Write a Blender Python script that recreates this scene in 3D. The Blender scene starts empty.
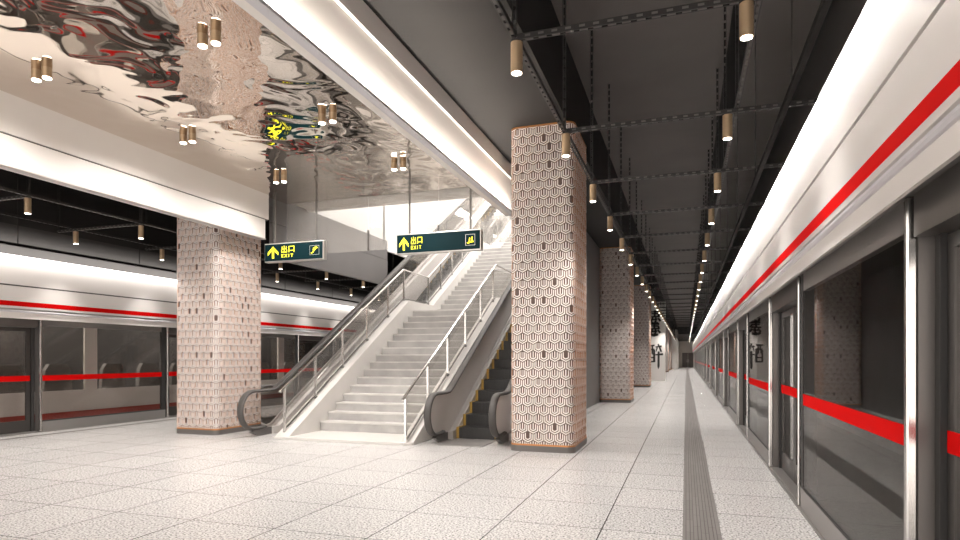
import bpy, bmesh, math, random
from mathutils import Vector, Matrix
random.seed(4)
S = bpy.context.scene
COL = S.collection
PI = math.pi

# ------------------------------------------------------------------ materials
def mat(name, col=(.8,.8,.8), rough=.5, metal=0., emit=None, estr=1., spec=None):
    m = bpy.data.materials.new(name); m.use_nodes = True
    b = m.node_tree.nodes['Principled BSDF']
    b.inputs['Base Color'].default_value = (*col, 1)
    b.inputs['Roughness'].default_value = rough
    b.inputs['Metallic'].default_value = metal
    if spec is not None: b.inputs['Specular IOR Level'].default_value = spec
    if emit:
        b.inputs['Emission Color'].default_value = (*emit, 1)
        b.inputs['Emission Strength'].default_value = estr
    return m
def N(m, t, **kw):
    n = m.node_tree.nodes.new(t)
    for k, v in kw.items(): setattr(n, k, v)
    return n
def L(m, a, b): m.node_tree.links.new(a, b)
def bsdf(m): return m.node_tree.nodes['Principled BSDF']
def mottled(name, c1, c2, scale=8, rough=.4, metal=0., detail=4, stretch=(1,1,1), bump=0):
    m = mat(name, c1, rough, metal)
    tc = N(m,'ShaderNodeTexCoord'); mp = N(m,'ShaderNodeMapping'); mp.inputs['Scale'].default_value = stretch
    nz = N(m,'ShaderNodeTexNoise'); nz.inputs['Scale'].default_value = scale; nz.inputs['Detail'].default_value = detail
    rp = N(m,'ShaderNodeValToRGB')
    rp.color_ramp.elements[0].position=.35; rp.color_ramp.elements[1].position=.65
    rp.color_ramp.elements[0].color=(*c1,1); rp.color_ramp.elements[1].color=(*c2,1)
    L(m,tc.outputs['Object'],mp.inputs[0]); L(m,mp.outputs[0],nz.inputs[0]); L(m,nz.outputs[0],rp.inputs[0])
    L(m,rp.outputs[0],bsdf(m).inputs['Base Color'])
    if bump:
        bp = N(m,'ShaderNodeBump'); bp.inputs['Strength'].default_value=bump; bp.inputs['Distance'].default_value=.01
        L(m,nz.outputs[0],bp.inputs['Height']); L(m,bp.outputs[0],bsdf(m).inputs['Normal'])
    return m
def glassmat(name, tint, refl=(.9,.9,.9), ior=1.5, rough=.01, base=0.0):
    m = bpy.data.materials.new(name); m.use_nodes = True
    nt = m.node_tree; nt.nodes.clear()
    out = nt.nodes.new('ShaderNodeOutputMaterial'); mix = nt.nodes.new('ShaderNodeMixShader')
    tr = nt.nodes.new('ShaderNodeBsdfTransparent'); gl = nt.nodes.new('ShaderNodeBsdfGlossy')
    fr = nt.nodes.new('ShaderNodeLayerWeight'); fr.inputs[0].default_value = .5
    pw = nt.nodes.new('ShaderNodeMath'); pw.operation='POWER'; pw.inputs[1].default_value = 4.5
    ad = nt.nodes.new('ShaderNodeMath'); ad.operation='MULTIPLY_ADD'; ad.use_clamp=True; ad.inputs[1].default_value=.45; ad.inputs[2].default_value = .025+base
    tr.inputs[0].default_value = (*tint,1); gl.inputs[0].default_value=(*refl,1); gl.inputs['Roughness'].default_value=rough
    L2=nt.links.new
    L2(fr.outputs[1],pw.inputs[0]); L2(pw.outputs[0],ad.inputs[0]); L2(ad.outputs[0],mix.inputs[0]); L2(tr.outputs[0],mix.inputs[1]); L2(gl.outputs[0],mix.inputs[2]); L2(mix.outputs[0],out.inputs[0])
    return m

M = {}
M['black']   = mottled('black_paint', (.011,.0095,.0085),(.014,.012,.011), 1.2, .75)
M['panel']   = mottled('charcoal_ceiling_panel', (.10,.089,.083),(.115,.102,.096), .8, .7)
M['trough']  = mat('matt_black_trough', (.006,.0055,.005), .9, spec=.1)
M['rail']    = mat('black_rail_steel', (.02,.018,.017), .4, .3)
M['railedge']= mat('worn_rail_edge', (.11,.10,.095), .45, .4)
M['white']   = mottled('white_panel', (.80,.76,.72),(.83,.79,.75), .6, .35)
M['white2']  = mat('white_cove_panel', (.80,.755,.715), .5)
M['lipm']    = mat('lavender_grey_lip', (.62,.60,.63), .4)
M['clean']   = mat('plain_white_plaster', (.86,.84,.82), .7)
M['whiteF']  = mottled('white_fascia_panel', (.84,.80,.77),(.86,.82,.79), .5, .22)
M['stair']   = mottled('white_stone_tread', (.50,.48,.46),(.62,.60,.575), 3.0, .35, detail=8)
M['riser']   = mottled('shaded_stone_riser', (.34,.328,.317),(.44,.425,.41), 2.2, .45, detail=8)  # tread stone toned down: shade under overhead light put into the colour
M['stair2']  = mottled('white_stringer', (.58,.555,.53),(.61,.585,.56), 2, .4)
M['red']     = mat('red_band', (.64,.003,.003), .7, spec=.04)
M['redtr']   = mat('dull_red_band', (.35,.05,.035), .4)
M['steel']   = mat('brushed_steel', (.62,.60,.58), .22, 1.)
M['steelD']  = mat('dark_steel', (.15,.138,.13), .35, .6)
M['steelG']  = mat('grey_aluminium', (.27,.255,.245), .4, .5)
M['groove']  = mat('shadow_gap', (.10,.09,.085), .6)
M['trimG']   = mat('grey_moulding', (.42,.40,.375), .35, .3)
M['bronze']  = mat('bronze_housing', (.42,.30,.185), .38, .55)
M['lens']    = mat('glowing_lens', (1,1,1), .3, 0, (1,.93,.82), 14)
M['handrail']= mat('grey_rubber_handrail', (.058,.052,.048), .5)
M['escmetal']= mottled('brushed_escalator_steel', (.52,.49,.47),(.56,.53,.51), 1.0, .4, .1)
M['escbase'] = mat('dark_escalator_base', (.15,.14,.135), .4, .3)
M['escdeck'] = mat('pale_escalator_deck', (.55,.53,.52), .28, .6)
M['esctread']= mat('dark_escalator_tread', (.035,.033,.032), .5, .2)
M['yellow']  = mat('yellow_edge', (.34,.21,.04), .55)
M['signG']   = mat('dark_green_face', (.001,.012,.015), .6, 0, (.002,.03,.035), .12, spec=.1)
M['signY']   = mat('yellow_lettering', (.9,.85,.03), .5, 0, (.95,.88,.03), .75)
M['signF']   = mat('silver_sign_frame', (.62,.60,.57), .3, .7)
M['seat']    = mat('grey_train_seat', (.20,.19,.18), .6)
M['train']   = mottled('pale_train_body', (.68,.65,.62),(.72,.69,.66), .5, .4)
M['dark']    = mat('dark_interior', (.028,.026,.025), .6)
M['tunnel']  = mottled('dark_tunnel_concrete', (.035,.032,.030),(.05,.046,.043), .7, .8)
M['copper']  = mat('copper_edge', (.50,.21,.07), .4, .45)
M['backing'] = mottled('brown_backing', (.11,.068,.054),(.14,.088,.07), 3, .5, .1)
M['lattice'] = mottled('pale_lattice_face', (.90,.83,.78),(.93,.86,.81), 1.5, .4)
M['fill']    = mat('rose_infill', (.66,.55,.505), .35, .2)
M['fill2']   = mat('taupe_infill', (.45,.37,.34), .4, .2)
M['plinth']  = mat('grey_plinth', (.115,.105,.10), .4)
M['gwall']   = mottled('grey_wall', (.12,.113,.11),(.135,.128,.125), .8, .45)
M['uwall']   = mottled('dark_grey_upper_wall', (.034,.031,.030),(.040,.037,.035), .8, .7)
M['lwall']   = mottled('beige_wall', (.62,.58,.53),(.67,.63,.58), .5, .5)
M['ink']     = mat('black_ink', (.035,.03,.028), .7)
M['tact']    = mat('grey_tactile', (.19,.175,.165), .5)
M['tactD']   = mat('tactile_groove', (.10,.09,.085), .6)
M['endp']    = mat('taupe_grey_end_panel', (.17,.155,.145), .4, .3)
M['doorf']   = mat('dark_door_frame', (.07,.064,.060), .35, .5)
M['kerb']    = mat('dark_grey_kerb', (.20,.19,.18), .4, .3)
M['glass']   = glassmat('stair_glass', (.90,.895,.885), ior=1.45, base=.02)
M['glassE']  = glassmat('escalator_glass', (.88,.87,.86), ior=1.45, base=.03)
M['glassP']  = glassmat('screen_glass', (.89,.875,.86), ior=1.5, base=.01)
M['glassT']  = glassmat('train_glass', (.80,.78,.76), ior=1.5, base=.03)
M['glassS']  = glassmat('smoke_curtain_glass', (.93,.93,.92), base=.02, rough=.03)
def haze(m,f):
    nt=m.node_tree; out=[n for n in nt.nodes if n.type=='OUTPUT_MATERIAL'][0]; src=out.inputs[0].links[0].from_socket
    d=nt.nodes.new('ShaderNodeBsdfDiffuse'); d.inputs[0].default_value=(.8,.78,.76,1); mx=nt.nodes.new('ShaderNodeMixShader'); mx.inputs[0].default_value=f
    nt.links.new(src,mx.inputs[1]); nt.links.new(d.outputs[0],mx.inputs[2]); nt.links.new(mx.outputs[0],out.inputs[0])
haze(M['glassS'],.2); haze(M['glass'],.035)  # diffuse veil; on the smoke curtain it stands in for reflected light

# floor granite, one metre tiles
def granite():
    m = mat('granite_floor', (.7,.7,.7), .2)
    b = bsdf(m); tc = N(m,'ShaderNodeTexCoord')
    geo = tc.outputs['Object']
    n1 = N(m,'ShaderNodeTexNoise'); n1.inputs['Scale'].default_value=48; n1.inputs['Detail'].default_value=3; L(m,geo,n1.inputs[0])
    r1 = N(m,'ShaderNodeValToRGB'); e=r1.color_ramp.elements
    e[0].position=.36; e[0].color=(.20,.193,.187,1); e[1].position=.50; e[1].color=(.60,.585,.575,1)
    a=e.new(.43); a.color=(.42,.41,.40,1); a=e.new(.62); a.color=(.72,.705,.69,1)
    L(m,n1.outputs[0],r1.inputs[0])
    n2 = N(m,'ShaderNodeTexVoronoi'); n2.inputs['Scale'].default_value=30; L(m,geo,n2.inputs[0])
    r2 = N(m,'ShaderNodeValToRGB'); r2.color_ramp.elements[0].position=.10; r2.color_ramp.elements[0].color=(.42,.41,.40,1)
    r2.color_ramp.elements[1].position=.28; r2.color_ramp.elements[1].color=(1,1,1,1); L(m,n2.outputs['Distance'],r2.inputs[0])
    mu = N(m,'ShaderNodeMixRGB',blend_type='MULTIPLY'); mu.inputs[0].default_value=.75
    L(m,r1.outputs[0],mu.inputs[1]); L(m,r2.outputs[0],mu.inputs[2])
    # per-tile tone
    sx = N(m,'ShaderNodeSeparateXYZ'); L(m,geo,sx.inputs[0])
    def math_(op,a,bv=None,cv=None):
        n=N(m,'ShaderNodeMath',operation=op)
        if isinstance(a,(int,float)): n.inputs[0].default_value=a
        else: L(m,a,n.inputs[0])
        if bv is not None:
            if isinstance(bv,(int,float)): n.inputs[1].default_value=bv
            else: L(m,bv,n.inputs[1])
        return n.outputs[0]
    fx = math_('ADD',sx.outputs[0],100.77); fy = math_('ADD',sx.outputs[1],100.06)
    ix = math_('FLOOR',fx); iy = math_('FLOOR',fy)
    cv = N(m,'ShaderNodeCombineXYZ'); L(m,ix,cv.inputs[0]); L(m,iy,cv.inputs[1])
    wn = N(m,'ShaderNodeTexWhiteNoise'); L(m,cv.outputs[0],wn.inputs[0])
    tone = math_('ADD',math_('MULTIPLY',wn.outputs[0],.07),.94)
    mt = N(m,'ShaderNodeMixRGB',blend_type='MULTIPLY'); mt.inputs[0].default_value=1
    L(m,mu.outputs[0],mt.inputs[1]); L(m,tone,mt.inputs[2])
    # joints
    def joint(f,w):
        fr = math_('FRACT',f); d = math_('ABSOLUTE',math_('SUBTRACT',fr,.5)); return math_('GREATER_THAN',d,.5-w)
    j = math_('MAXIMUM',joint(fx,.006),joint(fy,.005))
    mj = N(m,'ShaderNodeMixRGB'); L(m,j,mj.inputs[0]); L(m,mt.outputs[0],mj.inputs[1]); mj.inputs[2].default_value=(.035,.032,.03,1)
    L(m,mj.outputs[0],b.inputs['Base Color'])
    ro = math_('ADD',math_('MULTIPLY',n1.outputs[0],.15),.17); L(m,ro,b.inputs['Roughness'])
    b.inputs['Specular IOR Level'].default_value=.5
    return m
M['floor'] = granite()
def ripple():
    m = mat('water_ripple_mirror', (.76,.69,.625), .03, 1.)
    tc = N(m,'ShaderNodeTexCoord'); mp=N(m,'ShaderNodeMapping'); mp.inputs['Scale'].default_value=(1.0,1.0,1)
    L(m,tc.outputs['Object'],mp.inputs[0])
    nz=N(m,'ShaderNodeTexNoise'); nz.inputs['Scale'].default_value=1.45; nz.inputs['Detail'].default_value=1.2; nz.inputs['Distortion'].default_value=.8
    L(m,mp.outputs[0],nz.inputs[0])
    bp=N(m,'ShaderNodeBump'); bp.inputs['Strength'].default_value=.6; bp.inputs['Distance'].default_value=.055
    L(m,nz.outputs[0],bp.inputs['Height']); L(m,bp.outputs[0],bsdf(m).inputs['Normal'])
    return m
M['mirror'] = ripple()

# ------------------------------------------------------------------ mesh builder
class MB:
    def __init__(s): s.v=[]; s.f=[]; s.mi=[]
    def add(s, vs, fs, mi=0):
        o=len(s.v); s.v+= [tuple(v) for v in vs]; s.f+=[tuple(i+o for i in f) for f in fs]; s.mi+=[mi]*len(fs); return s
    def box(s, x0,x1,y0,y1,z0,z1, mi=0):
        return s.add([(x0,y0,z0),(x1,y0,z0),(x1,y1,z0),(x0,y1,z0),(x0,y0,z1),(x1,y0,z1),(x1,y1,z1),(x0,y1,z1)],
          [(0,3,2,1),(4,5,6,7),(0,1,5,4),(1,2,6,5),(2,3,7,6),(3,0,4,7)], mi)
    def prismX(s, poly, x0, x1, mi=0):   # poly of (y,z), extruded along x
        n=len(poly)
        a=sum(poly[i][0]*poly[(i+1)%n][1]-poly[(i+1)%n][0]*poly[i][1] for i in range(n))
        if a<0: poly=poly[::-1]
        vs=[(x0,y,z) for y,z in poly]+[(x1,y,z) for y,z in poly]
        fs=[tuple(range(n))[::-1], tuple(range(n,2*n))]+[(i,(i+1)%n,(i+1)%n+n,i+n) for i in range(n)]
        return s.add(vs,fs,mi)
    def prismY(s, poly, y0, y1, mi=0):   # poly of (x,z)
        n=len(poly)
        a=sum(poly[i][0]*poly[(i+1)%n][1]-poly[(i+1)%n][0]*poly[i][1] for i in range(n))
        if a<0: poly=poly[::-1]
        vs=[(x,y0,z) for x,z in poly]+[(x,y1,z) for x,z in poly]
        fs=[tuple(range(n)), tuple(range(n,2*n))[::-1]]+[(i,i+n,(i+1)%n+n,(i+1)%n) for i in range(n)]
        return s.add(vs,fs,mi)
    def prismZ(s, poly, z0, z1, mi=0):
        n=len(poly)
        a=sum(poly[i][0]*poly[(i+1)%n][1]-poly[(i+1)%n][0]*poly[i][1] for i in range(n))
        if a<0: poly=poly[::-1]
        vs=[(x,y,z0) for x,y in poly]+[(x,y,z1) for x,y in poly]
        fs=[tuple(range(n))[::-1], tuple(range(n,2*n))]+[(i,(i+1)%n,(i+1)%n+n,i+n) for i in range(n)]
        return s.add(vs,fs,mi)
    def cyl(s, x,y,z0,z1,r,n=20,mi=0,r2=None):
        r2=r if r2 is None else r2
        vs=[(x+r*math.cos(2*PI*i/n),y+r*math.sin(2*PI*i/n),z0) for i in range(n)]+[(x+r2*math.cos(2*PI*i/n),y+r2*math.sin(2*PI*i/n),z1) for i in range(n)]
        return s.add(vs,[tuple(range(n))[::-1],tuple(range(n,2*n))]+[(i,(i+1)%n,(i+1)%n+n,i+n) for i in range(n)],mi)
    def tubeYZ(s, path, x, prof, mi=0):  # sweep profile (dx, dn) along (y,z) path at constant x
        n=len(path); k=len(prof); vs=[]
        for i,(y,z) in enumerate(path):
            a=path[max(i-1,0)]; b=path[min(i+1,n-1)]
            ty,tz=b[0]-a[0],b[1]-a[1]; l=math.hypot(ty,tz); ty/=l; tz/=l
            ny,nz=-tz,ty
            for dx,dn in prof: vs.append((x+dx,y+ny*dn,z+nz*dn))
        fs=[]
        for i in range(n-1):
            for j in range(k):
                fs.append((i*k+j,i*k+(j+1)%k,(i+1)*k+(j+1)%k,(i+1)*k+j))
        fs.append(tuple(range(k))[::-1]); fs.append(tuple((n-1)*k+j for j in range(k)))
        return s.add(vs,fs,mi)
    def build(s, name, mats, parent=None, smooth=False, bevel=0, origin=None):
        me=bpy.data.meshes.new(name)
        if origin: s.v=[(x-origin[0],y-origin[1],z-origin[2]) for x,y,z in s.v]
        me.from_pydata(s.v,[],s.f)
        if not isinstance(mats,(list,tuple)): mats=[mats]
        for m in mats: me.materials.append(m)
        if len(mats)>1: me.polygons.foreach_set('material_index', s.mi)
        bm=bmesh.new(); bm.from_mesh(me); bmesh.ops.recalc_face_normals(bm,faces=bm.faces); bm.to_mesh(me); bm.free()
        if smooth:
            me.polygons.foreach_set('use_smooth',[True]*len(me.polygons))
            try: me.set_sharp_from_angle(angle=math.radians(40))
            except Exception: pass
        me.update()
        o=bpy.data.objects.new(name,me); COL.objects.link(o)
        if parent: o.parent=parent
        if origin: o.location=origin
        if bevel:
            b=o.modifiers.new('bevel','BEVEL'); b.width=bevel; b.segments=2; b.limit_method='ANGLE'
        return o
def thing(name, label, cat, loc=(0,0,0), group=None):
    o=bpy.data.objects.new(name,None); COL.objects.link(o); o.location=loc; o.empty_display_size=.1
    o['label']=label; o['category']=cat
    if group: o['group']=group
    return o
def tag(o,label,cat,group=None,kind=None):
    o['label']=label; o['category']=cat
    if group: o['group']=group
    if kind: o['kind']=kind
    return o
def struct(o): o['kind']='structure'; return o
def dup(root, loc, label=None, group=None):
    r=root.copy(); COL.objects.link(r); r.location=loc
    if label: r['label']=label
    if group: r['group']=group
    for ch in [c for c in root.children if c.type!='LIGHT']:
        c=ch.copy(); COL.objects.link(c); c.parent=r
        for g in list(ch.children):
            d=g.copy(); COL.objects.link(d); d.parent=c
    return r
ORD=['first','second','third','fourth','fifth','sixth','seventh','eighth','ninth','tenth','eleventh','twelfth','thirteenth','fourteenth','fifteenth','sixteenth','seventeenth','eighteenth','nineteenth','twentieth']
def arealight(name, loc, size, size_y, power, rot, color=(1,.93,.85), parent=None, spread=None):
    d=bpy.data.lights.new(name,'AREA'); d.shape='RECTANGLE'; d.size=size; d.size_y=size_y; d.energy=power; d.color=color
    if spread: d.spread=spread
    o=bpy.data.objects.new(name,d); COL.objects.link(o); o.location=loc; o.rotation_euler=rot
    return o

CX=-6.2                       # centre line of the island platform
def mir(x): return 2*CX-x
YB=-7.; YE=112.

# ------------------------------------------------------------------ setting
struct(MB().box(-13.62,1.30,YB,YE,-1.3,0).build('floor',M['floor']))
# ceiling (black slab beside the columns, raised charcoal panels above the platforms)
cb=MB()
cb.box(-3.62,-1.95,YB,12.45,5.75,7.3); cb.box(-3.35,-1.95,12.45,YE,5.75,7.3)                     # soffit over right column row
cb.box(-10.45,-9.15,YB,13.3,5.75,7.3); cb.box(-10.45,-9.4,13.3,17.8,5.75,7.3); cb.box(-10.45,-10.12,17.8,40,5.75,7.3); cb.box(-10.45,-9.3,40,YE,5.75,7.3)
cb.box(-9.15,-3.62,YB,12.45,5.62,5.9)
cb.box(-9.3,-3.35,40,YE,5.75,5.9)
struct(cb.build('ceiling',M['black']))
cp=MB()
for s in (0,1):
    def X(a,b): return (a,b) if s==0 else (mir(b),mir(a))
    cp.box(*X(-1.95,.69),YB,YE,7.1,7.3); cp.box(*X(1.05,2.1),YB,YE,7.1,7.3)
struct(cp.build('ceiling',M['panel']))
ck=MB()
for s in (0,1):
    ck.box(*X(.69,1.05),YB,YE,7.5,7.6)
    ck.box(*X(.64,.69),YB,YE,7.3,7.6); ck.box(*X(1.05,1.10),YB,YE,7.3,7.6)
    # bulkhead over the track edge
    ck.prismY([(x if s==0 else mir(x),z) for x,z in [(2.1,7.1),(2.1,7.3),(6.2,7.3),(6.2,4.55),(1.45,4.55),(1.45,4.7)]],YB,YE)
struct(ck.build('ceiling',M['black']))
gk=MB()
for s in (0,1): gk.box(*X(1.45,1.55),YB,YE,3.6,4.55)
struct(gk.build('wall_upper',M['uwall']))
# tunnels
t=MB()
for s in (0,1):
    t.box(*X(6.2,6.4),YB,YE,-1.3,4.6); t.box(*X(1.30,6.2),YB,YE,-1.4,-1.3)
struct(t.build('wall_tunnel',M['tunnel']))
# end wall
e=MB(); e.box(-14,2.1,YE,YE+.3,0,5.8)
struct(e.build('wall_end',M['lwall']))
e=MB(); e.box(-14.5,6.2,YE,YE+.3,5.8,7.6); struct(e.build('wall_end',M['black']))
e=MB(); e.box(-1.9,-1.2,92,YE,0,5.75); struct(e.build('wall_side',M['white']))
dd=MB().box(-.62,.30,YE-.06,YE,0,2.55); o=struct(dd.build('door_1',M['steelD']))
MB().box(.14,.2,YE-.1,YE-.06,.9,1.4).build('door_handle',M['steel'],o)
dd=MB().box(.34,1.2,YE-.06,YE,0,2.55); o=struct(dd.build('door_2',M['steelD']))
MB().box(.42,.48,YE-.1,YE-.06,.9,1.4).build('door_handle',M['steel'],o)
# stair enclosure wall behind the column row
struct(MB().box(-3.14,-3.06,16.2,45.8,0,5.75).build('wall_stair',M['gwall']))

# fascias above the screens: structure trims
def fascia(s, n):
    def P(pts): return [(x if s==0 else mir(x), z) for x,z in pts]
    y0,y1=YB,YE-.05
    o=MB().prismY(P([(1.05,3.205),(1.05,3.83),(1.09,3.83),(1.30,3.6),(1.30,3.205)]),y0,y1).build('trim_%d'%n,M['whiteF']); struct(o)
    o.name='trim_%d'%n
    MB().prismY(P([(1.07,3.175),(1.07,3.205),(1.3,3.205),(1.3,3.175)]),y0,y1).build('shadow_gap',M['groove'],o)
    MB().prismY(P([(1.05,2.855),(1.05,3.175),(1.3,3.175),(1.3,2.855)]),y0,y1).build('middle_panel',M['whiteF'],o)
    MB().prismY(P([(1.046,2.752),(1.046,2.855),(1.3,2.855),(1.3,2.752)]),y0,y1).build('red_stripe',M['red'],o)
    MB().prismY(P([(1.05,2.705),(1.05,2.752),(1.3,2.752),(1.3,2.705)]),y0,y1).build('lower_strip',M['whiteF'],o)
    MB().prismY(P([(1.085,2.665),(1.085,2.705),(1.3,2.705),(1.3,2.665)]),y0,y1).build('recess',M['trimG'],o)
    MB().prismY(P([(1.03,2.618),(1.015,2.63),(1.015,2.648),(1.035,2.665),(1.3,2.665),(1.3,2.618)]),y0,y1).build('moulding',M['lipm'],o)
    MB().prismY(P([(1.05,2.49),(1.05,2.618),(1.3,2.618),(1.3,2.575),(1.075,2.575),(1.075,2.49)]),y0,y1).build('bottom_panel',M['whiteF'],o)
fascia(0,1); fascia(1,2)
for s,side in ((0,'right'),(1,'left')):                # cove light troughs along the fascia top
    x=.89 if s==0 else mir(.89)
    sg=1 if s==0 else -1
    a=thing('cove_light','long black cove light trough washing the top of the %s white fascia'%side,'light',(x,YB,4.03))
    tb=MB().prismY([(x-.03*sg,3.995),(x-.03*sg,4.05),(x+.03*sg,4.05),(x+.03*sg,4.045),(x-.025*sg,4.045),(x-.025*sg,4.0),(x+.02*sg,4.0),(x+.02*sg,3.995)],YB,YE-.1)
    q=tb.build('trough',M['trough'],a); q.location=-a.location
    br=MB()
    for i in range(40):
        y=YB+1+i*3
        if y<YE: br.box(x-.006,x+.006,y,y+.012,4.05,7.49)
    q=br.build('hanger_rod',M['black'],a); q['kind']='stuff'; q.location=-a.location
    for (ya,yb) in ((YB,8),(8,25),(25,60),(60,YE-1)):
        arealight('cove_lamp',(x+.012*sg,(ya+yb)/2,4.02),.03,yb-ya,18*(yb-ya),(0,math.radians(-42)*sg,0),(1,.95,.9))

# kerb stones under the screens
struct(MB().box(1.16,1.40,YB,YE,-.05,.012).build('trim_3',M['kerb']))
struct(MB().box(mir(1.40),mir(1.16),YB,YE,-.05,.012).build('trim_4',M['kerb']))
k=MB(); k.box(mir(.72),mir(.66),YB,YE,0,.004); k.box(mir(.62),mir(.58),YB,YE,0,.004)
tag(k.build('floor_strip',M['tactD']),'pair of dark grey lines along the floor before the left screens','floor strip')

# tactile strip
ts=thing('tactile_strip','grey ribbed tactile guiding strip running along the floor to the far doors','tactile strip',(.14,YB,0))
q=MB().box(-.03,.31,YB,YE-1,0,.004).build('base',M['tactD'],ts); q.location=-ts.location
tm=mat('grey_tactile_bar',(.21,.195,.185),.5)
tcn=N(tm,'ShaderNodeTexCoord'); br_=N(tm,'ShaderNodeTexBrick'); mp=N(tm,'ShaderNodeMapping'); mp.inputs['Rotation'].default_value=(0,0,PI/2)
L(tm,tcn.outputs['Object'],mp.inputs[0]); L(tm,mp.outputs[0],br_.inputs[0])
br_.inputs['Color1'].default_value=(.215,.20,.19,1); br_.inputs['Color2'].default_value=(.18,.168,.158,1); br_.inputs['Mortar'].default_value=(.08,.07,.07,1)
br_.inputs['Scale'].default_value=1; br_.inputs['Brick Width'].default_value=.45; br_.inputs['Row Height'].default_value=.34/5; br_.inputs['Mortar Size'].default_value=.004
L(tm,br_.outputs[0],bsdf(tm).inputs['Base Color'])
for i in range(5):
    x0=-.03+i*.068
    q=MB().box(x0+.004,x0+.064,YB,YE-1,.003,.009).build('bar',tm,ts); q.location=-ts.location

# ------------------------------------------------------------------ central ceiling
o=MB().box(-9.15,-3.62,YB,12.45,5.37,5.42).build('ceiling',M['mirror']); struct(o)
# right bulkhead
def prof(name,pts,y0,y1,m,parent=None):
    return MB().prismY(pts,y0,y1).build(name,m,parent)
o=struct(prof('trim_5',[(-3.50,4.66),(-3.50,5.42),(-3.62,5.42),(-3.62,4.66)],YB,12.4,M['white2']))
prof('lower_lip',[(-3.40,4.655),(-3.40,4.69),(-3.405,4.69),(-3.405,4.665),(-3.51,4.665),(-3.51,4.655)],YB,12.4,M['lipm'],o)
prof('shadow_gap',[(-3.405,4.665),(-3.412,4.69),(-3.416,4.69),(-3.416,4.665)],YB,12.4,M['groove'],o)
prof('step_lip',[(-3.455,5.405),(-3.455,5.45),(-3.46,5.45),(-3.46,5.42),(-3.52,5.42),(-3.52,5.405)],YB,12.4,M['white2'],o)
prof('upper_face',[(-3.51,5.42),(-3.51,5.75),(-3.6,5.75),(-3.6,5.42)],YB,12.4,M['white2'],o)
# left bulkhead
o=struct(prof('trim_6',[(-9.02,4.805),(-9.02,5.37),(-9.15,5.37),(-9.15,4.805)],YB,11.62,M['white']))
prof('shadow_gap',[(-9.04,4.78),(-9.04,4.805),(-9.15,4.805),(-9.15,4.78)],YB,11.62,M['groove'],o)
prof('lower_face',[(-9.02,4.35),(-9.02,4.78),(-9.15,4.78),(-9.15,4.35)],YB,11.5,M['white'],o)
prof('lower_lip',[(-9.0,4.33),(-9.0,4.35),(-9.15,4.35),(-9.15,4.33)],YB,11.5,M['signF'],o)
prof('outer_face',[(-9.15,4.33),(-9.15,5.75),(-9.19,5.75),(-9.19,4.33)],YB,11.5,M['white'],o)
# bulkhead beside the stair opening
o=struct(prof('trim_7',[(-9.2,4.85),(-9.2,5.45),(-9.3,5.45),(-9.3,4.85)],12.0,17.8,M['gwall']))
prof('shadow_gap',[(-9.21,4.82),(-9.21,4.85),(-9.3,4.85),(-9.3,4.82)],12.0,17.8,M['groove'],o)
prof('lower_face',[(-9.2,4.0),(-9.2,4.82),(-9.3,4.82),(-9.3,4.0)],12.0,17.8,M['gwall'],o)
# slab edge between mirror and opening
struct(MB().box(-9.3,-3.35,12.45,13.4,5.45,5.9).build('ceiling',M['lwall']))
struct(MB().box(-9.2,-3.35,13.36,13.46,5.40,5.62).build('trim_8',M['white']))
# opening lining and upper hall
w=MB()
HZ=13.5
w.box(-9.4,-9.3,13.4,17.8,5.45,HZ); w.box(-10.12,-9.3,17.7,17.8,5.45,HZ); w.box(-10.12,-10.02,17.8,42,5.45,HZ)
w.box(-3.45,-3.35,13.4,15.9,5.45,HZ); w.box(-3.15,-3.05,15.9,42,5.9,HZ); w.box(-3.45,-3.05,15.9,16,5.45,HZ)
w.box(-10.1,-3.05,13.3,13.4,5.9,HZ); w.box(-10.1,-3.05,42,42.1,5.75,HZ)
struct(w.build('wall_hall',M['clean']))
struct(MB().box(-10.12,-3.05,13.3,42.1,HZ,HZ+.1).build('ceiling',M['clean']))
struct(MB().box(-10.02,-3.15,30.0,42,8.75,9.01).build('floor',M['stair']))
# smoke curtain
sc=thing('smoke_curtain','large clear glass smoke curtain hanging behind the two green signs','glass panel',(-6.2,12.5,5.45))
xs=[-9.18,-6.95,-5.2,-3.4]
for i in range(3):
    q=MB().box(xs[i]+.006,xs[i+1]-.006,12.50,12.512,4.13,5.45).build('glass_pane',M['glassS'],sc); q.location=-sc.location
for x in xs[1:3]:
    q=MB().box(x-.012,x+.012,12.48,12.53,4.13,4.6).build('clamp',M['steelD'],sc); q.location=-sc.location

# ------------------------------------------------------------------ columns
def rrect(x0,x1,y0,y1,r,n=6):
    p=[]
    for cx,cy,a0 in ((x1-r,y0+r,-PI/2),(x1-r,y1-r,0),(x0+r,y1-r,PI/2),(x0+r,y0+r,PI)):
        for i in range(n+1):
            a=a0+i*PI/2/n; p.append((cx+r*math.cos(a),cy+r*math.sin(a)))
    return p
class Per:
    def __init__(s,p):
        s.p=p; s.n=len(p); s.l=[math.dist(p[i],p[(i+1)%s.n]) for i in range(s.n)]; s.t=sum(s.l)
    def at(s,d):
        d%=s.t
        for i in range(s.n):
            if d<=s.l[i] or i==s.n-1:
                a=s.p[i]; b=s.p[(i+1)%s.n]; k=d/s.l[i]
                tx,ty=(b[0]-a[0])/s.l[i],(b[1]-a[1])/s.l[i]
                return a[0]+(b[0]-a[0])*k,a[1]+(b[1]-a[1])*k,ty,-tx
            d-=s.l[i]
CW,CD=.575,.76
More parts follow.
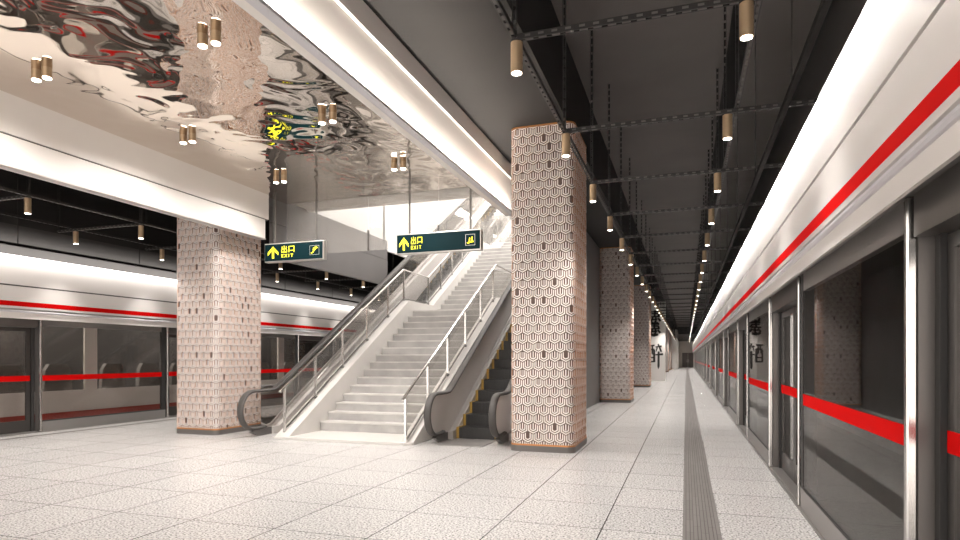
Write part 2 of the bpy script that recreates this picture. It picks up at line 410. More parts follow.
def make_column(label, top, loc):
    c=thing('column',label,'column',loc,'patterned columns in the two platform rows')
    z0,z1=.13,top
    p=rrect(-CW+.012,CW-.012,-CD+.012,CD-.012,.13)
    MB().prismZ(p,z0,z1).build('core',M['backing'],c)
    MB().prismZ(rrect(-CW-.01,CW+.01,-CD-.01,CD+.01,.15),0,.105).build('plinth',M['plinth'],c)
    MB().prismZ(rrect(-CW-.006,CW+.006,-CD-.006,CD+.006,.145),.105,.135).build('base_trim',M['copper'],c)
    MB().prismZ(rrect(-CW-.004,CW+.004,-CD-.004,CD+.004,.145),z1-.03,z1).build('top_trim',M['copper'],c)
    per=Per(p); nC=26; w=per.t/nC; pit=.158; v=.052; hw=w/2
    fb=MB()
    rnd=random.Random(7)
    def put(outer,mi,th=.014):   # quad list in (s,z)
        for quad in outer:
            vs=[]
            for dth in (0,th):
                for (s_,z_) in quad:
                    z_=min(max(z_,z0),z1-.03); x,y,nx,ny=per.at(s_); vs.append((x+nx*dth,y+ny*dth,z_))
            fb.add(vs,[(4,5,6,7)],mi); fb.add(vs,[(0,1,5,4),(1,2,6,5),(2,3,7,6),(3,0,4,7)],1)
    rows=int((z1-z0)/pit)+2
    for r in range(rows):
        zb=z0+.02+(r-1)*pit
        for i in range(nC):
            s0=(i+(.5 if r%2 else 0))*w
            def U(A,B,g):
                a=hw-A; b=hw-B
                zo=lambda x: zb+1.155*a+abs(x)*v/hw
                zi=lambda x: zb+1.155*b+abs(x)*v/hw
                tp=lambda x: zb+pit+(hw-abs(x))/hw*v-.008
                return [[(s0-A,zo(A)),(s0-B,zi(B)),(s0-B,tp(B)),(s0-A,tp(A))],[(s0+B,zi(B)),(s0+A,zo(A)),(s0+A,tp(A)),(s0+B,tp(B))],
                        [(s0-A,zo(A)),(s0,zo(0)),(s0,zi(0)),(s0-B,zi(B))],[(s0,zo(0)),(s0+A,zo(A)),(s0+B,zi(B)),(s0,zi(0))]]
            if zb+pit+v< z0: continue
            put(U(hw-.008,hw-.027,0),0)
            k=rnd.random()
            zc=zb+.055; tt=zb+pit+v*.9-.012
            put(U(hw-.043,hw-.061,0),0)
            if k<.45 or k>.74: put([[(s0-.009,zc+.03),(s0+.009,zc+.03),(s0+.009,tt),(s0-.009,tt)]],0,.009)
            elif k<.64: put([[(s0-.026,zc+.02),(s0+.026,zc+.02),(s0+.026,tt-.01),(s0-.026,tt-.01)]],3,.003)

    fb.build('lattice',[M['lattice'],M['copper'],M['fill'],M['fill2']],c)
    return c
cy0=11.30
c0=make_column('patterned column between the right escalator and the right platform, nearest on the right',5.75,(-2.50,cy0,0))
c0.location=(-2.405,cy0-.08,0)
dup(c0,(-2.50,cy0+12.4,0),'second patterned column from the camera in the right row')
dup(c0,(-2.50,cy0+24.8,0),'third patterned column in the right row, just before the calligraphy wall')
for i in range(3): dup(c0,(-2.50,62.5+i*12.4,0),'small far column beyond the calligraphy wall, %s past it'%ORD[i])
cB=make_column('patterned column beside the left escalator, standing under the left white bulkhead',5.75,(-10.05,cy0-.05,0))
dup(cB,(-10.02,cy0+12.4,0),'patterned column half hidden behind the left escalator')

# calligraphy wall
cw=thing('calligraphy_wall','white display wall with large black brush calligraphy beyond the third column','wall panel',(-2.3,46.3,0))
q=MB().box(-3.0,-1.42,46,46.6,0,5.75).build('panel',M['white'],cw); q.location=-cw.location
def brush(pts):      # pts (y,z,w) on the +X face and mirrored on front
    mb=MB()
    for i in range(len(pts)-1):
        (a,b,w1),(c,d,w2)=pts[i],pts[i+1]
        l=math.hypot(c-a,d-b) or 1; ny,nz=-(d-b)/l,(c-a)/l
        mb.prismY([(a+ny*w1,b+nz*w1),(a-ny*w1,b-nz*w1),(c-ny*w2,d-nz*w2),(c+ny*w2,d+nz*w2)],45.988,46.0)
    return mb
def glyph(strokes,y0,z0,sy,sz):
    mb=MB()
    for st in strokes:
        b=brush([(y0+a*sy,z0+c*sz,w*1.35) for a,c,w in st]); mb.add(b.v,b.f)
    return mb
zui=[[(0,.95,.03),(.48,.97,.05)],[(.05,.7,.04),(.05,0,.05)],[(.05,.72,.04),(.45,.74,.05),(.45,0,.06)],[(.18,.95,.04),(.17,.72,.03),(.1,.45,.03)],[(.32,.95,.04),(.31,.5,.04),(.38,.45,.03)],[(.08,.25,.03),(.42,.27,.04)],[(.06,.03,.04),(.44,.03,.04)],
     [(.75,1.05,.05),(.8,.93,.03)],[(.55,.88,.03),(1.0,.92,.05)],[(.68,.85,.04),(.58,.6,.02)],[(.84,.86,.04),(.98,.6,.05)],[(.5,.42,.03),(1.1,.46,.06)],[(.78,.62,.05),(.77,-.25,.06),(.75,-.4,.01)]]
fei=[[(.1,1.0,.03),(.9,1.04,.06)],[(.5,1.15,.05),(.45,.6,.05)],[(.15,.85,.03),(.85,.82,.05),(.8,.55,.04)],[(.05,.55,.04),(.95,.6,.05)],[(.3,.5,.04),(.1,.1,.06),(.35,-.1,.07),(.8,0,.06)],[(.55,.5,.05),(.6,.2,.06),(.4,.0,.03)],[(.75,.45,.05),(1.0,.15,.06)],[(.2,.3,.04),(.7,.32,.05)]]
for (g,y,z,sy,sz) in ((fei,-2.5,4.2,.75,.8),(fei,-2.55,3.35,.8,.75),(zui,-2.62,1.35,.95,1.25)):
    q=glyph(g,y,z,sy,sz).build('brush_character',M['ink'],cw); q.location=-cw.location

# ------------------------------------------------------------------ stairs
st=thing('staircase','wide pale stone staircase rising between the two escalators','stairs',(-6.43,10.4,0))
def stp(mb,name,m,bevel=0,lab=None):
    q=mb.build(name,m,st,bevel=bevel); q.location=-st.location
    if lab: q['label']=lab
    return q
stp(MB().prismZ([(-7.98,10.4),(-5.05,10.4),(-4.90,10.45),(-5.15,10.6),(-5.15,11.64),(-7.66,11.64),(-7.66,10.6)],0,.05),'base_slab',M['stair2'],.008,'smooth white slab at the foot of the stairs')
sx0,sx1=-7.66,-5.15
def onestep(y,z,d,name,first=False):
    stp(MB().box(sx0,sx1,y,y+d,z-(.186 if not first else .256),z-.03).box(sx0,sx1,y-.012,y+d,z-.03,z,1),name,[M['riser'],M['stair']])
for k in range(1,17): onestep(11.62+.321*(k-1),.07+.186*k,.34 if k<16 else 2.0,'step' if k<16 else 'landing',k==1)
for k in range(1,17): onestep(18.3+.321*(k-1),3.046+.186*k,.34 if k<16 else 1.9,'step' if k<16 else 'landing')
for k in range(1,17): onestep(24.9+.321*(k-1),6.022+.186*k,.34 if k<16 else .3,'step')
def stringer(x0,x1):
    p=[(10.5,.0),(10.5,.05),(16.2,3.33),(17.97,3.33),(23.1,6.31),(24.55,6.31),(29.6,9.25),(30.0,9.25),(30.0,8.85),(25.2,5.7),(23.6,5.7),(18.9,2.7),(17,0)]
    return MB().prismX(p,x0,x1)
stp(stringer(-7.99,-7.66),'stringer',M['stair2'],.006); stp(stringer(-5.15,-4.88),'stringer',M['stair2'],.006)

def balustrade(x,label,ys,xo):
    b=None
    def base(y): return .05+.5793*(y-10.5)-.0 if y<16.2 else (3.33 if y<17.97 else 3.33+.581*(y-17.97) if y<23.1 else 6.31 if y<24.55 else 6.31+.582*(y-24.55))
    def put(mb,name,m):
        q=mb.build(name,m,b or st)
        if q.parent is st: q.location=-st.location
        return q
    path=[(ys[0]-.14,base(ys[0])+.84)]+[(16.2,4.24),(18.0,4.24),(23.1,7.22),(24.55,7.22),(ys[-1],base(ys[-1])+.91)]
    prof_=[(.03*math.cos(a),.022*math.sin(a)) for a in [i*PI/5 for i in range(10)]]
    b=put(MB().tubeYZ(path,x,prof_),'handrail',M['steel'])
    for i,y in enumerate(ys):
        zb=base(y); put(MB().box(x-.022,x+.022,y-.02,y+.02,zb-.12 if i else zb-.02,zb+.90),'post',M['steel'])
        if i: put(MB().box(x-.03,x+.03,y-.03,y+.03,zb-.02,zb+.03),'base_clip',M['steelG'])
    for i in range(len(ys)-1):
        y0,y1=ys[i]+.035,ys[i+1]-.035
        put(MB().prismX([(y0,base(y0)+.07),(y1,base(y1)+.07),(y1,base(y1)+.86),(y0,base(y0)+.86)],x-.006,x+.006),'glass_pane',M['glass'])
        put(MB().prismX([(y0,base(y0)+.04),(y1,base(y1)+.04),(y1,base(y1)+.07),(y0,base(y0)+.07)],x-.012,x+.012),'bottom_rail',M['steelD'])
    return b
ysL=[10.63,11.74,12.88,14.07,15.25,16.25,18.05,19.1,20.15,21.2,22.2,23.15,24.5,25.6,26.7,27.8,28.9,29.6]
balustrade(-7.86,'glass balustrade with steel posts on the left side of the stairs',ysL,0)
balustrade(-5.02,'glass balustrade with steel posts on the right side of the stairs',[10.45,11.5,12.6,13.75,14.9,15.95,17.9,19.1,20.15,21.2,22.2,23.15,24.5,25.6,26.7,27.8,28.9,29.6],0)

# ------------------------------------------------------------------ escalators
ZT=9.03
def handpath(yn, kbend=1.05, r=.40, zt=.96, slope=.5793):
    p=[(yn+.75,.17),(yn+.55,.15)]
    cy,cz=yn+r,zt-r-.0
    cz=.555
    for i in range(15):
        a=-PI/2-.25-i*(PI-.25)/14
        p.append((cy+r*math.cos(a),cz+(zt-.555)*math.sin(a)))
    yb=yn+kbend
    p.append((yb-.2,zt)); p.append((yb,zt+.01)); p.append((yb+.2,zt+.01+.2*slope*.8))
    z_e=ZT+.93
    ye=yb+(z_e-zt)/slope
    ytop=ye+1.3
    p.append((ye-.2,z_e-.2*slope*.9)); p.append((ye+.1,z_e)); p.append((ytop,z_e))
    for i in range(1,13):
        a=PI/2-i*(PI-.25)/12
        p.append((ytop+.36*math.cos(a),z_e-.4+.4*math.sin(a)))
    return p,yb,ye
def escalator(label, xa, xb, yna, ynb, panel, ystep0, note):
    e=thing('escalator',label,'escalator',((xa+xb)/2,yna,0))
    def put(mb,name,m,par=None,**kw):
        q=mb.build(name,m,par or e,**kw)
        if par is None: q.location=-e.location
        return q
    sl=.5793
    prof_=[(.075*(abs(math.cos(a))**.6)*(1 if math.cos(a)>0 else -1),.034*math.sin(a)-.008) for a in [i*PI/6+.01 for i in range(12)]]
    # steps
    n=39; rise=ZT/n; run=rise/sl
    si,so=min(xa,xb)+.17,max(xa,xb)-.17
    for k in range(n):
        y=ystep0+run*k; z=rise*(k+1)
        if z>ZT+.01: break
        mb=MB(); nr=26; wd=(so-si)/nr
        mb.box(si,so,y+.012,y+run+.05,z-rise-.02 if k else 0,z-.012)
        for j in range(nr): mb.box(si+wd*j+wd*.2,si+wd*j+wd*.8,y,y+run,(z-rise if k else 0),z)
        s_=put(mb,'step',M['esctread'])
        for ea,eb in ((si+.001,si+.06),(so-.06,so-.001)):
            ym=MB().prismX([(y-.006,z-rise*.98),(y-.006,z+.004),(y+run,z+.004),(y+run,z-.001),(y-.001,z-.001),(y-.001,z-rise*.98)],ea,eb)
            put(ym,'edge_marking',M['yellow'],s_)
    put(MB().box(si,so,ystep0-1.0,ystep0,0,.012),'comb_plate',M['steelG'])
    for x,yn in ((xa,yna),(xb,ynb)):
        path,yb,ye=handpath(yn)
        put(MB().tubeYZ(path,x,prof_),'handrail',M['handrail'],smooth=True)
        # balustrade panel between handrail and deck
        def deck(y):
            return .16 if y<yb+.1 else min(.16+sl*(y-yb-.1),ZT+.2)
        up=[(y,z) for y,z in path[2:-12]]
        up=[(y,z) for y,z in up]
        poly=[(y+ (0 if y>yn+.3 else .01),z-.0) for y,z in up]
        yend=poly[-1][0]
        low=[(yend,ZT+.08),(ye+.0,ZT+.08),(yb+.1,.16),(yn+.45,.14)]
        mb=MB(); mb.prismX(poly+low,x-.009,x+.009)
        put(mb,'balustrade_panel',panel)
        # rail under the handrail (bright strip)
        inner=[(y,z) for y,z in path[10:-13]]
        # deck and cladding
        dk=[(yn+.95,.0),(yn+.95,.15),(yb+.1,.16),(ye,ZT+.1),(ye+1.6,ZT+.1),(ye+1.6,ZT-.1),(ye+.3,ZT-.1),(yb+1.6,0)]
        sg=1 if x<(xa+xb)/2 else -1
        x0,x1=sorted((x-.10*sg,x+.165*sg))
        put(MB().prismX(dk,x0,x1),'deck',M['escmetal'])
        put(MB().prismX([(yn+.30,.10),(yn+.45,.15),(yn+.95,.15),(yn+.95,0),(yn+.55,0)],x-.045,x+.045),'newel_base',M['escbase'])
        sk=[(yn+.9,.0),(yn+.9,.17),(yb+.1,.2),(ye,ZT+.17),(ye+1.6,ZT+.17),(ye+1.6,ZT-.03),(ye+.3,ZT-.03),(yb+1.3,0)]
        xs0,xs1=sorted((x+.13*sg,x+.168*sg))
        put(MB().prismX(sk,xs0,xs1),'skirt',M['escmetal'])
        # raised inner moulding
        xm0,xm1=sorted((x+.02*sg,x+.075*sg))
        put(MB().prismX([(yb+.2,.16),(yb+.25,.25),(ye,ZT+.27),(ye,ZT+.09)],xm0,xm1),'moulding',M['escdeck'])
    # truss underside
    yb=yna+1.05; 
    put(MB().prismX([(ystep0+1.2,.0),(ystep0+1.2+(ZT-.5)/sl,ZT-.5),(ystep0+3.6+(ZT-.5)/sl,ZT-.5),(ystep0+3.6,0)],si,so),'truss',M['gwall'])
    return e
escalator('escalator on the right of the stairs with solid grey side panels and yellow step edges',-4.62,-3.40,10.55,10.75,M['escmetal'],11.65,'r')
escalator('escalator left of the stairs with glass side panels, beside the left patterned column',-8.62,-9.86,10.20,12.12,M['glassE'],12.9,'l')

# ------------------------------------------------------------------ downlights and slotted rails
def downlight(label,loc,h,r,lamp,stem,group):
    if stem: h=.270
    d=thing('downlight',label,'light',loc,group)
    MB().cyl(0,0,.012,h,r,24).build('housing',M['bronze'],d,smooth=True)
    MB().cyl(0,0,0,.012,r,24,r2=r).build('bezel',M['bronze'],d,smooth=True)
    MB().cyl(0,0,-.003,.010,r*.82,24).build('lens',M['lens'],d)
    if stem: MB().box(-.028,.028,-.012,.012,h,h+stem).build('stem',M['rail'],d)
    return d
def spot(loc,power,blend=.6,ang=95):
    l=bpy.data.lights.new('downlight_lamp','SPOT'); l.energy=power; l.spot_size=math.radians(ang); l.spot_blend=blend; l.color=(1,.95,.90); l.shadow_soft_size=.06
    o=bpy.data.objects.new('downlight_lamp',l); COL.objects.link(o); o.location=(loc[0],loc[1],loc[2]-.03)
ROW0,DR=5.25,2.35
ZL=4.19
def ladder(mb, axis, a0, a1, c, z, w=.05):   # slotted channel: two flanges, web with slots
    h=.045
    def bx(u0,u1,v0,v1,z0,z1,mi=0):
        if axis=='y': mb.box(v0,v1,u0,u1,z0,z1,mi)
        else: mb.box(u0,u1,v0,v1,z0,z1,mi)
    bx(a0,a1,c-w/2,c-w/2+.005,z,z+h); bx(a0,a1,c+w/2-.005,c+w/2,z,z+h)
    bx(a0,a1,c-w/2,c-w/2+.013,z-.004,z); bx(a0,a1,c+w/2-.013,c+w/2,z-.004,z)
    u=a0
    while u<a1:
        bx(u,min(u+.07,a1),c-w/2+.013,c+w/2-.013,z-.004,z,1)
        bx(u,min(u+.05,a1),c-w/2-.001,c-w/2,z+.012,z+.032,1)
        u+=.12
    return mb
RM=[M['rail'],M['railedge']]
rows=[ROW0+DR*i for i in range(45)]
def railthing(mb,name,label,cat,loc,group=None):
    o=mb.build(name,RM,origin=loc); tag(o,label,cat,group); return o
railthing(ladder(MB(),'y',1.5,YE-2,-1.45,4.5),'slotted_rail','long black slotted rail running beside the right column row','rail',(-1.45,1.5,4.5))
railthing(ladder(MB(),'y',1.5,YE-2,.56,4.53),'slotted_rail','long black slotted rail nearest the right white fascia','rail',(.56,1.5,4.53))
railthing(ladder(MB(),'y',1.5,44,mir(-1.45),4.5),'slotted_rail','black slotted rail over the left platform, nearer the bulkhead','rail',(mir(-1.45),1.5,4.5))
railthing(ladder(MB(),'y',1.5,44,mir(.56),4.53),'slotted_rail','black slotted rail over the left platform, nearer the left screens','rail',(mir(.56),1.5,4.53))
cbR=railthing(ladder(MB(),'x',-1.47,1.40,rows[0],4.48),'crossbar','nearest black slotted crossbar over the right platform','rail',(-1.47,rows[0],4.48),'crossbars over the right platform')
cbL=railthing(ladder(MB(),'x',mir(1.0),mir(-1.47),rows[0],4.48),'crossbar','nearest black slotted crossbar over the left platform','rail',(mir(1.0),rows[0],4.48),'crossbars over the left platform')
hg=MB(); ladder(hg,'x',0,1,0,0)
def hanger(x,y,z0,z1,label,group):
    mb=MB(); mb.box(-.02,-.015,-.02,.02,0,z1-z0); mb.box(.015,.02,-.02,.02,0,z1-z0)
    z=0
    while z<z1-z0: mb.box(-.015,.015,.014,.02,z,min(z+.09,z1-z0)); z+=.13
    o=mb.build('hanger',M['rail'],origin=None); o.location=(x,y,z0); tag(o,label,'hanger',group); return o
G1='hangers along the rail beside the right columns'; G2='hangers over the rail near the right fascia'; G3='hangers over the left platform'
h1=hanger(-1.45,rows[0]+.0,4.545,7.1,'nearest black hanger rod beside the right columns',G1)
h2=hanger(.56,rows[0]+.05,4.575,7.1,'nearest black hanger rod near the right fascia',G2)
h3=hanger(mir(-1.45),rows[0],4.545,7.1,'nearest black hanger rod over the left platform',G3)
h4=hanger(mir(.98),rows[0],4.535,7.1,'nearest hanger rod at the outer crossbar end, left platform',G3)
DA=downlight('nearest bronze cylinder downlight in the row beside the right columns',(-1.43,rows[0],ZL),.275,.054,1,.008,'downlights along the right column row')
DB=downlight('nearest bronze cylinder downlight in the row near the right fascia',(.455,rows[0],ZL),.275,.054,1,.008,'downlights along the right fascia')
def far(i,s): 
    return '%s %s, counted from the camera'%(ORD[i],s) if i<14 else None
DL=None
for i,y in enumerate(rows):
    if i:
        o=cbR.copy(); COL.objects.link(o); o.location=(-1.47,y,4.48); o['label']=far(i,'black slotted crossbar over the right platform') or 'small distant black crossbar over the far end of the right platform'
        for h,x,zz,s in ((h1,-1.45,4.545,'hanger rod beside the right columns'),(h2,.56,4.575,'hanger rod near the right fascia')):
            o=h.copy(); COL.objects.link(o); o.location=(x,y,zz); o['label']=far(i,s) or 'small distant '+s
        dup(DA,(-1.43,y,ZL),far(i,'bronze downlight in the row beside the right columns') or 'tiny distant downlight in the row beside the right columns')
        dup(DB,(.455,y,ZL),far(i,'bronze downlight in the row near the right fascia') or 'tiny distant downlight in the row near the right fascia')
    if 1:
        pw=165 if i<5 else 300; spot((-1.43,y,ZL),pw,1,110); spot((.455,y,ZL),pw,1,80)
    if 0<i<14:
        o=cbL.copy(); COL.objects.link(o); o.location=(mir(1.0),y,4.48); o['label']=far(i,'black slotted crossbar over the left platform')
        for h,x,zz,s in ((h3,mir(-1.45),4.545,'hanger rod over the left platform, inner rail'),(h4,mir(.98),4.535,'hanger rod over the left platform, outer end')):
            o=h.copy(); COL.objects.link(o); o.location=(x,y,zz); o['label']=far(i,s)
    if 0<=i<14:
        dup(DA,(mir(-1.43),y,ZL),'%s bronze downlight over the left platform, row nearer the bulkhead'%ORD[i],'downlights over the left platform')
        dup(DA,(mir(.455),y,ZL),'%s bronze downlight over the left platform, row nearer the screens'%ORD[i],'downlights over the left platform')
        if i<10: spot((mir(-1.43),y,ZL),140,1,110); spot((mir(.455),y,ZL),140,1,80)
# twin downlights on the mirror ceiling
TD=None
for i,y in enumerate((5.62,8.05,10.48)):
    for j,(x0,side) in enumerate(((-7.86,'left'),(-5.18,'right'))):
        lab='twin bronze downlight on the rippled mirror ceiling, %s in the %s row'%(('nearest','middle','farthest')[i],side)
        if TD is None:
            TD=thing('twin_downlight',lab,'light',(x0,y,5.235),'twin downlights on the mirror ceiling')
            for dx in (-.095,.095):
                h_=MB().cyl(dx,0,.01,.135,.058,24).build('housing',M['bronze'],TD,smooth=True)
                MB().cyl(dx,0,-.002,.01,.048,24).build('lens',M['lens'],h_)
        else: dup(TD,(x0,y,5.235),lab)
        for dx in (-.095,.095): spot((x0+dx,y,5.23),165,1,165)

# ------------------------------------------------------------------ exit signs
def sign(label,x0,x1,rods,esc):
    y=11.4; z0,z1=3.79,4.21; w=x1-x0; kx=.74 if esc else 1.
    s=thing('exit_sign',label,'sign',(x0,y,z0))
    H=z1-z0
    MB().box(0,w,.01,.15,0,H).build('frame',M['signF'],s,bevel=.008)
    MB().box(.02,w-.02,-.002,.012,.025,H-.025).build('face',M['signG'],s)
    # arrow
    a=MB(); cx=.24; ax=.0
    def poly(pts): a.add([(px*kx,-.006,pz) for px,pz in pts]+[(px*kx,.0,pz) for px,pz in pts],[tuple(range(len(pts))),tuple(range(len(pts),2*len(pts)))[::-1]])
    poly([(cx-.028,.08),(cx+.028,.08),(cx+.028,.29),(cx-.028,.29)])
    poly([(cx,.345),(cx-.14,.215),(cx-.14,.145),(cx,.275)]); poly([(cx,.345),(cx,.275),(cx+.14,.145),(cx+.14,.215)])
    a.build('arrow',M['signY'],s)
    # 出口 drawn stroke by stroke
    g=MB()
    def bar(xa,xb,za,zb): g.box(xa*kx,xb*kx,-.005,.0,za,zb)
    ox,oz,u=.46,.20,.145
    t_=.0125
    bar(ox+.5*u-t_/2,ox+.5*u+t_/2,oz,oz+u*1.02)
    bar(ox+.08*u,ox+.08*u+t_,oz+.52*u,oz+.92*u); bar(ox+.92*u-t_,ox+.92*u,oz+.52*u,oz+.92*u); bar(ox+.08*u,ox+.92*u,oz+.5*u,oz+.5*u+t_)
    bar(ox,ox+t_,oz,oz+.42*u); bar(ox+u-t_,ox+u,oz,oz+.42*u); bar(ox,ox+u,oz,oz+t_)
    ox+=.19
    bar(ox,ox+t_,oz,oz+.92*u); bar(ox+u-t_,ox+u,oz,oz+.92*u); bar(ox,ox+u,oz+.92*u-t_,oz+.92*u); bar(ox,ox+u,oz+.03,oz+.03+t_)
    g.build('characters',M['signY'],s)
    lw,lh,lt=.056,.072,.012
    for n_,x_ in enumerate((.46,.545,.648,.70)):
        z_=.09; mb=MB()
        def b2(a,b_,c,d): mb.box((x_+a)*kx,(x_+b_)*kx,-.005,0,z_+c,z_+d)
        if n_==0: b2(0,lt,0,lh); b2(lt,lw,0,lt*.8); b2(lt,lw,lh-lt*.8,lh); b2(lt,lw*.9,lh/2-lt*.4,lh/2+lt*.4)
        if n_==1:
            for (xa_,xb_) in ((0,.062),(.062,0)):
                mb.add([(x_+xa_-.009,-.005,z_),(x_+xa_+.009,-.005,z_),(x_+xb_+.009,-.005,z_+lh),(x_+xb_-.009,-.005,z_+lh),(x_+xa_-.009,0,z_),(x_+xa_+.009,0,z_),(x_+xb_+.009,0,z_+lh),(x_+xb_-.009,0,z_+lh)],[(0,1,2,3),(4,7,6,5),(0,4,5,1),(1,5,6,2),(2,6,7,3),(3,7,4,0)])
        if n_==2: b2(0,lt,0,lh)
        if n_==3: b2(0,.066,lh-lt*.8,lh); b2(.033-lt/2,.033+lt/2,0,lh-lt*.8)
        mb.v=[((vx*kx if n_==1 else vx),vy,vz) for vx,vy,vz in mb.v]; mb.build('letter',M['signY'],s)
    # pictogram box
    p=MB(); bx0,bx1,bz0,bz1=(w-.34,w-.10,.11,.31) if not esc else (w-.32,w-.12,.10,.32)
    tt=.005
    for q in ((bx0,bx1,bz0,bz0+tt),(bx0,bx1,bz1-tt,bz1),(bx0,bx0+tt,bz0,bz1),(bx1-tt,bx1,bz0,bz1)): p.box(q[0],q[1],-.005,0,q[2],q[3])
    p.build('pictogram_border',M['signF'],s)
    p=MB()
    def seg(xa,za,xb,zb,t):
        l=math.hypot(xb-xa,zb-za); nx,nz=-(zb-za)/l*t,(xb-xa)/l*t
        p.add([(xa+nx,-.006,za+nz),(xa-nx,-.006,za-nz),(xb-nx,-.006,zb-nz),(xb+nx,-.006,zb+nz)],[(0,1,2,3)])
    if not esc:
        seg(bx0+.03,bz0+.04,bx0+.07,bz0+.04,.008); seg(bx0+.07,bz0+.04,bx1-.07,bz1-.05,.009); seg(bx1-.07,bz1-.05,bx1-.03,bz1-.05,.008)
        seg(bx0+.10,bz0+.09,bx0+.10,bz0+.15,.012); seg(bx0+.14,bz0+.12,bx0+.14,bz0+.17,.010); seg(bx0+.08,bz0+.10,bx1-.06,bz1-.025,.005)
    else:
        seg(bx0+.03,bz0+.05,bx1-.03,bz0+.07,.008); seg(bx0+.08,bz0+.06,bx0+.09,bz0+.15,.011); seg(bx0+.13,bz0+.07,bx0+.14,bz0+.17,.011); seg(bx0+.05,bz0+.04,bx0+.16,bz0+.09,.01)
    p.build('pictogram',M['signY'],s)
    for r in rods: MB().box(r-x0-.016,r-x0+.016,.06,.092,H,5.37-z0).build('rod',M['steelD'],s)
    return s
sign('short green exit sign with arrow, beside the left patterned column',-8.97,-7.44,(-8.72,-7.66),False)
sign('wide green exit sign with arrow, hanging above the stairs',-5.69,-3.84,(-5.42,-4.08),True)

# ------------------------------------------------------------------ platform screens
def screen_module(s,label1,label2,y,proto=None):
    # fixed glazed panel y..y+3.5, sliding door y+3.5..y+6
    sg=1 if s==0 else -1
    xg=1.20 if s==0 else mir(1.20)
    def bx(mb,dx0,dx1,y0,y1,z0,z1):
        a,b=sorted((dx0*sg,dx1*sg)); return mb.box(a,b,y0,y1,z0,z1)
    fp=thing('glass_screen_panel',label1,'glass screen',(xg,y,.012),'fixed glass screens on the %s platform edge'%('right' if s==0 else 'left'))
    gr=fp
    bx(MB(),-.028,.03,-.028,.020,0,2.548).build('silver_post',M['steel'],fp,bevel=.012)
    bx(MB(),.03,.135,-.03,.03,0,2.548).build('end_panel',M['endp'],fp)
    bx(MB(),0,.012,.04,3.30,.24,2.36).build('glass_pane',M['glassP'],fp)
    bx(MB(),-.004,-.001,.04,3.30,1.13,1.25).build('red_band',M['red'],fp)
    bx(MB(),-.01,.05,.04,3.42,0,.22).build('kick_panel',M['steelG'],fp)
    bx(MB(),-.006,.04,.04,3.30,.22,.245).build('bottom_frame',M['dark'],fp)
    m_=MB(); bx(m_,-.006,.06,3.30,3.42,.22,2.545); m_.build('frame',M['dark'],fp)
    bx(MB(),-.0,.06,.04,3.30,2.36,2.548).build('top_rail',M['steelG'],fp)
    sd=thing('sliding_door',label2,'platform door',(xg,y+3.5,.012),'sliding doors on the %s platform edge'%('right' if s==0 else 'left'))
    bx(MB(),-.028,.03,-.028,.020,0,2.548).build('silver_post',M['steel'],sd,bevel=.012)
    bx(MB(),.03,.09,-.03,.03,0,2.548).build('end_panel',M['dark'],sd)
    for (a,b) in ((.10,1.22),(1.23,2.36)):
        d=MB(); bx(d,.13,.16,a,a+.09,.02,2.30); bx(d,.13,.16,b-.09,b,.02,2.30); bx(d,.13,.16,a+.09,b-.09,.02,.27); bx(d,.13,.16,a+.09,b-.09,2.22,2.30)
        lf=d.build('door_leaf',M['doorf'],sd)
        bx(MB(),.14,.15,a+.09,b-.09,.27,2.22).build('glass_pane',M['glassP'],lf)
        bx(MB(),.128,.130,a,b,1.13,1.25).build('red_band',M['red'],lf)
    bx(MB(),.10,.17,.03,.09,0,2.548).build('jamb',M['dark'],sd)
    bx(MB(),.10,.17,2.37,2.44,0,2.548).build('jamb',M['dark'],sd)
    bx(MB(),.0,.17,.04,2.44,2.31,2.548).build('door_header',M['steelD'],sd)
    bx(MB(),.0,.17,.04,2.44,0,.018).build('threshold',M['steelG'],sd)
    return fp,sd
def runscreens(s,y0,n,side):
    fp,sd=screen_module(s,'','',y0)
    for i in range(n):
        nm=ORD[i] if i<20 else None
        l1='%s fixed glass screen with red band along the %s platform edge, from the camera'%(nm,side)
        l2='%s sliding platform door along the %s platform edge, from the camera'%(nm,side)
        if i==0: fp['label']=l1; sd['label']=l2
        else:
            dup(fp,(fp.location.x,y0+6*i,.012),l1); dup(sd,(sd.location.x,y0+6*i+3.5,.012),l2)
runscreens(0,-1.96,19,'right')
runscreens(1,3.7,7,'left')
# near-black screens continue behind the camera
# header soffit beams between fascia and glass
for s,n in ((0,9),(1,10)):
    a,b=sorted((1.08 if s==0 else mir(1.08),1.40 if s==0 else mir(1.40)))
    struct(MB().box(a,b,YB,YE-.1,2.560,2.574).build('trim_%d'%n,M['endp']))

# ------------------------------------------------------------------ train on the left
tr=thing('train_car','pale train standing behind the left glass screens, red stripe low on its side','train',(-14.35,0,-.9))
def tp(mb,name,m,par=None,lab=None):
    q=mb.build(name,m,par or tr)
    q.location=-tr.location if par is None else (0,0,0)
    if lab: q['label']=lab
    return q
xt=-14.3; body=MB()
pil=[7.65+3.83*i for i in range(-2,8)]
Y0,Y1=-2,38
body.box(xt-.06,xt,Y0,Y1,-.9,.86); body.box(xt-.06,xt,Y0,Y1,2.47,3.1)
for p in pil: body.box(xt-.06,xt,p-.17,p+.17,.86,2.47)
body.prismY([(xt,3.1),(xt-.25,3.4),(xt-2.6,3.4),(xt-2.85,3.1),(xt-2.85,-.9),(xt-2.79,-.9),(xt-2.79,3.05),(xt-2.55,3.3),(xt-.3,3.3),(xt-.06,3.05)],Y0,Y1)
body.box(xt-2.8,xt-.06,Y0,Y1,-.9,0)
tp(body,'body',M['train'])
tp(MB().box(xt-2.79,xt-2.7,Y0,Y1,.0,3.05),'interior_lining',M['dark'])
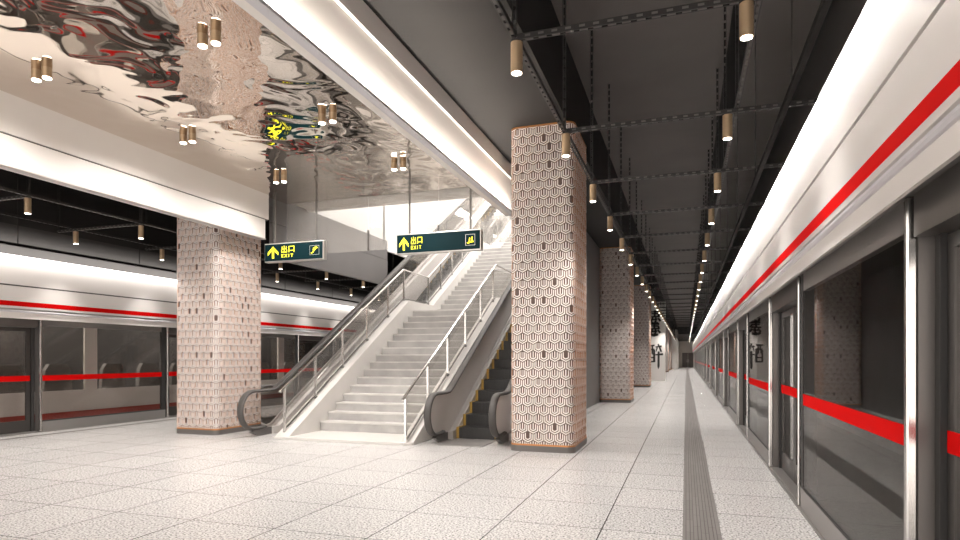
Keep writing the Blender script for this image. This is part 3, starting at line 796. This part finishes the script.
tp(MB().box(xt,xt+.006,Y0,Y1,.17,.34),'red_stripe',M['redtr'])
tp(MB().box(xt,xt+.006,Y0,Y1,-.3,.17),'skirt_band',M['steelD'])
for i in range(len(pil)-1):
    a,b=pil[i]+.17,pil[i+1]-.17
    tp(MB().box(xt-.035,xt-.025,a,b,.86,2.47),'window',M['glassT'])
    for j in range(3):
        yy=a+.35+j*1.15
        if yy+.8<b+.3:
            seat=MB().prismX([(yy,.4),(yy+.06,1.35),(yy+.16,1.5),(yy+.6,1.5),(yy+.7,1.35),(yy+.78,.4)],xt-.42,xt-.30)
            tp(seat,'seat',M['seat'])

# ------------------------------------------------------------------ light
Wd=bpy.data.worlds.new('World'); S.world=Wd; Wd.use_nodes=True
Wd.node_tree.nodes['Background'].inputs[0].default_value=(1,.94,.885,1)
Wd.node_tree.nodes['Background'].inputs[1].default_value=3.1
for yy in (9,19): arealight('train_lamp',(-15.7,yy,3.2),1.2,9,300,(0,0,0),(1,.97,.93))
# troughs in the bulkheads
for (x,z,sg,p,a) in ((-3.44,4.69,-1,14,-70),(-3.48,5.44,-1,.08,-60)):
    for ya,yb in ((YB,4),(4,12.3)):
        arealight('trough_lamp',(x,(ya+yb)/2,z),.02,yb-ya,p*(yb-ya),(0,math.radians(152),0),(1,.91,.81))
# upper hall
for (y,l,p) in ((15.8,4,420),(22,7,620),(32,14,1100)):
    arealight('hall_lamp',(-3.5,y,11),.5,l,p,(0,math.radians(78),0),(1,.97,.94))
arealight('hall_lamp',(-6.5,28,12.8),4,5,500,(math.radians(60),0,0),(1,.97,.94))
# ------------------------------------------------------------------ camera
cam=bpy.data.cameras.new('camera'); co=bpy.data.objects.new('camera',cam); COL.objects.link(co); S.camera=co
co.location=(0,0,1.65); co.rotation_euler=(PI/2,0,math.atan(206/609.))
cam.sensor_width=36; cam.lens=609/960*36; cam.shift_y=88/960; cam.clip_end=500; cam.clip_start=.05
S.view_settings.view_transform='Standard'; S.view_settings.look='None'; S.view_settings.gamma=1; S.view_settings.exposure=.33
S.view_settings.use_curve_mapping=False
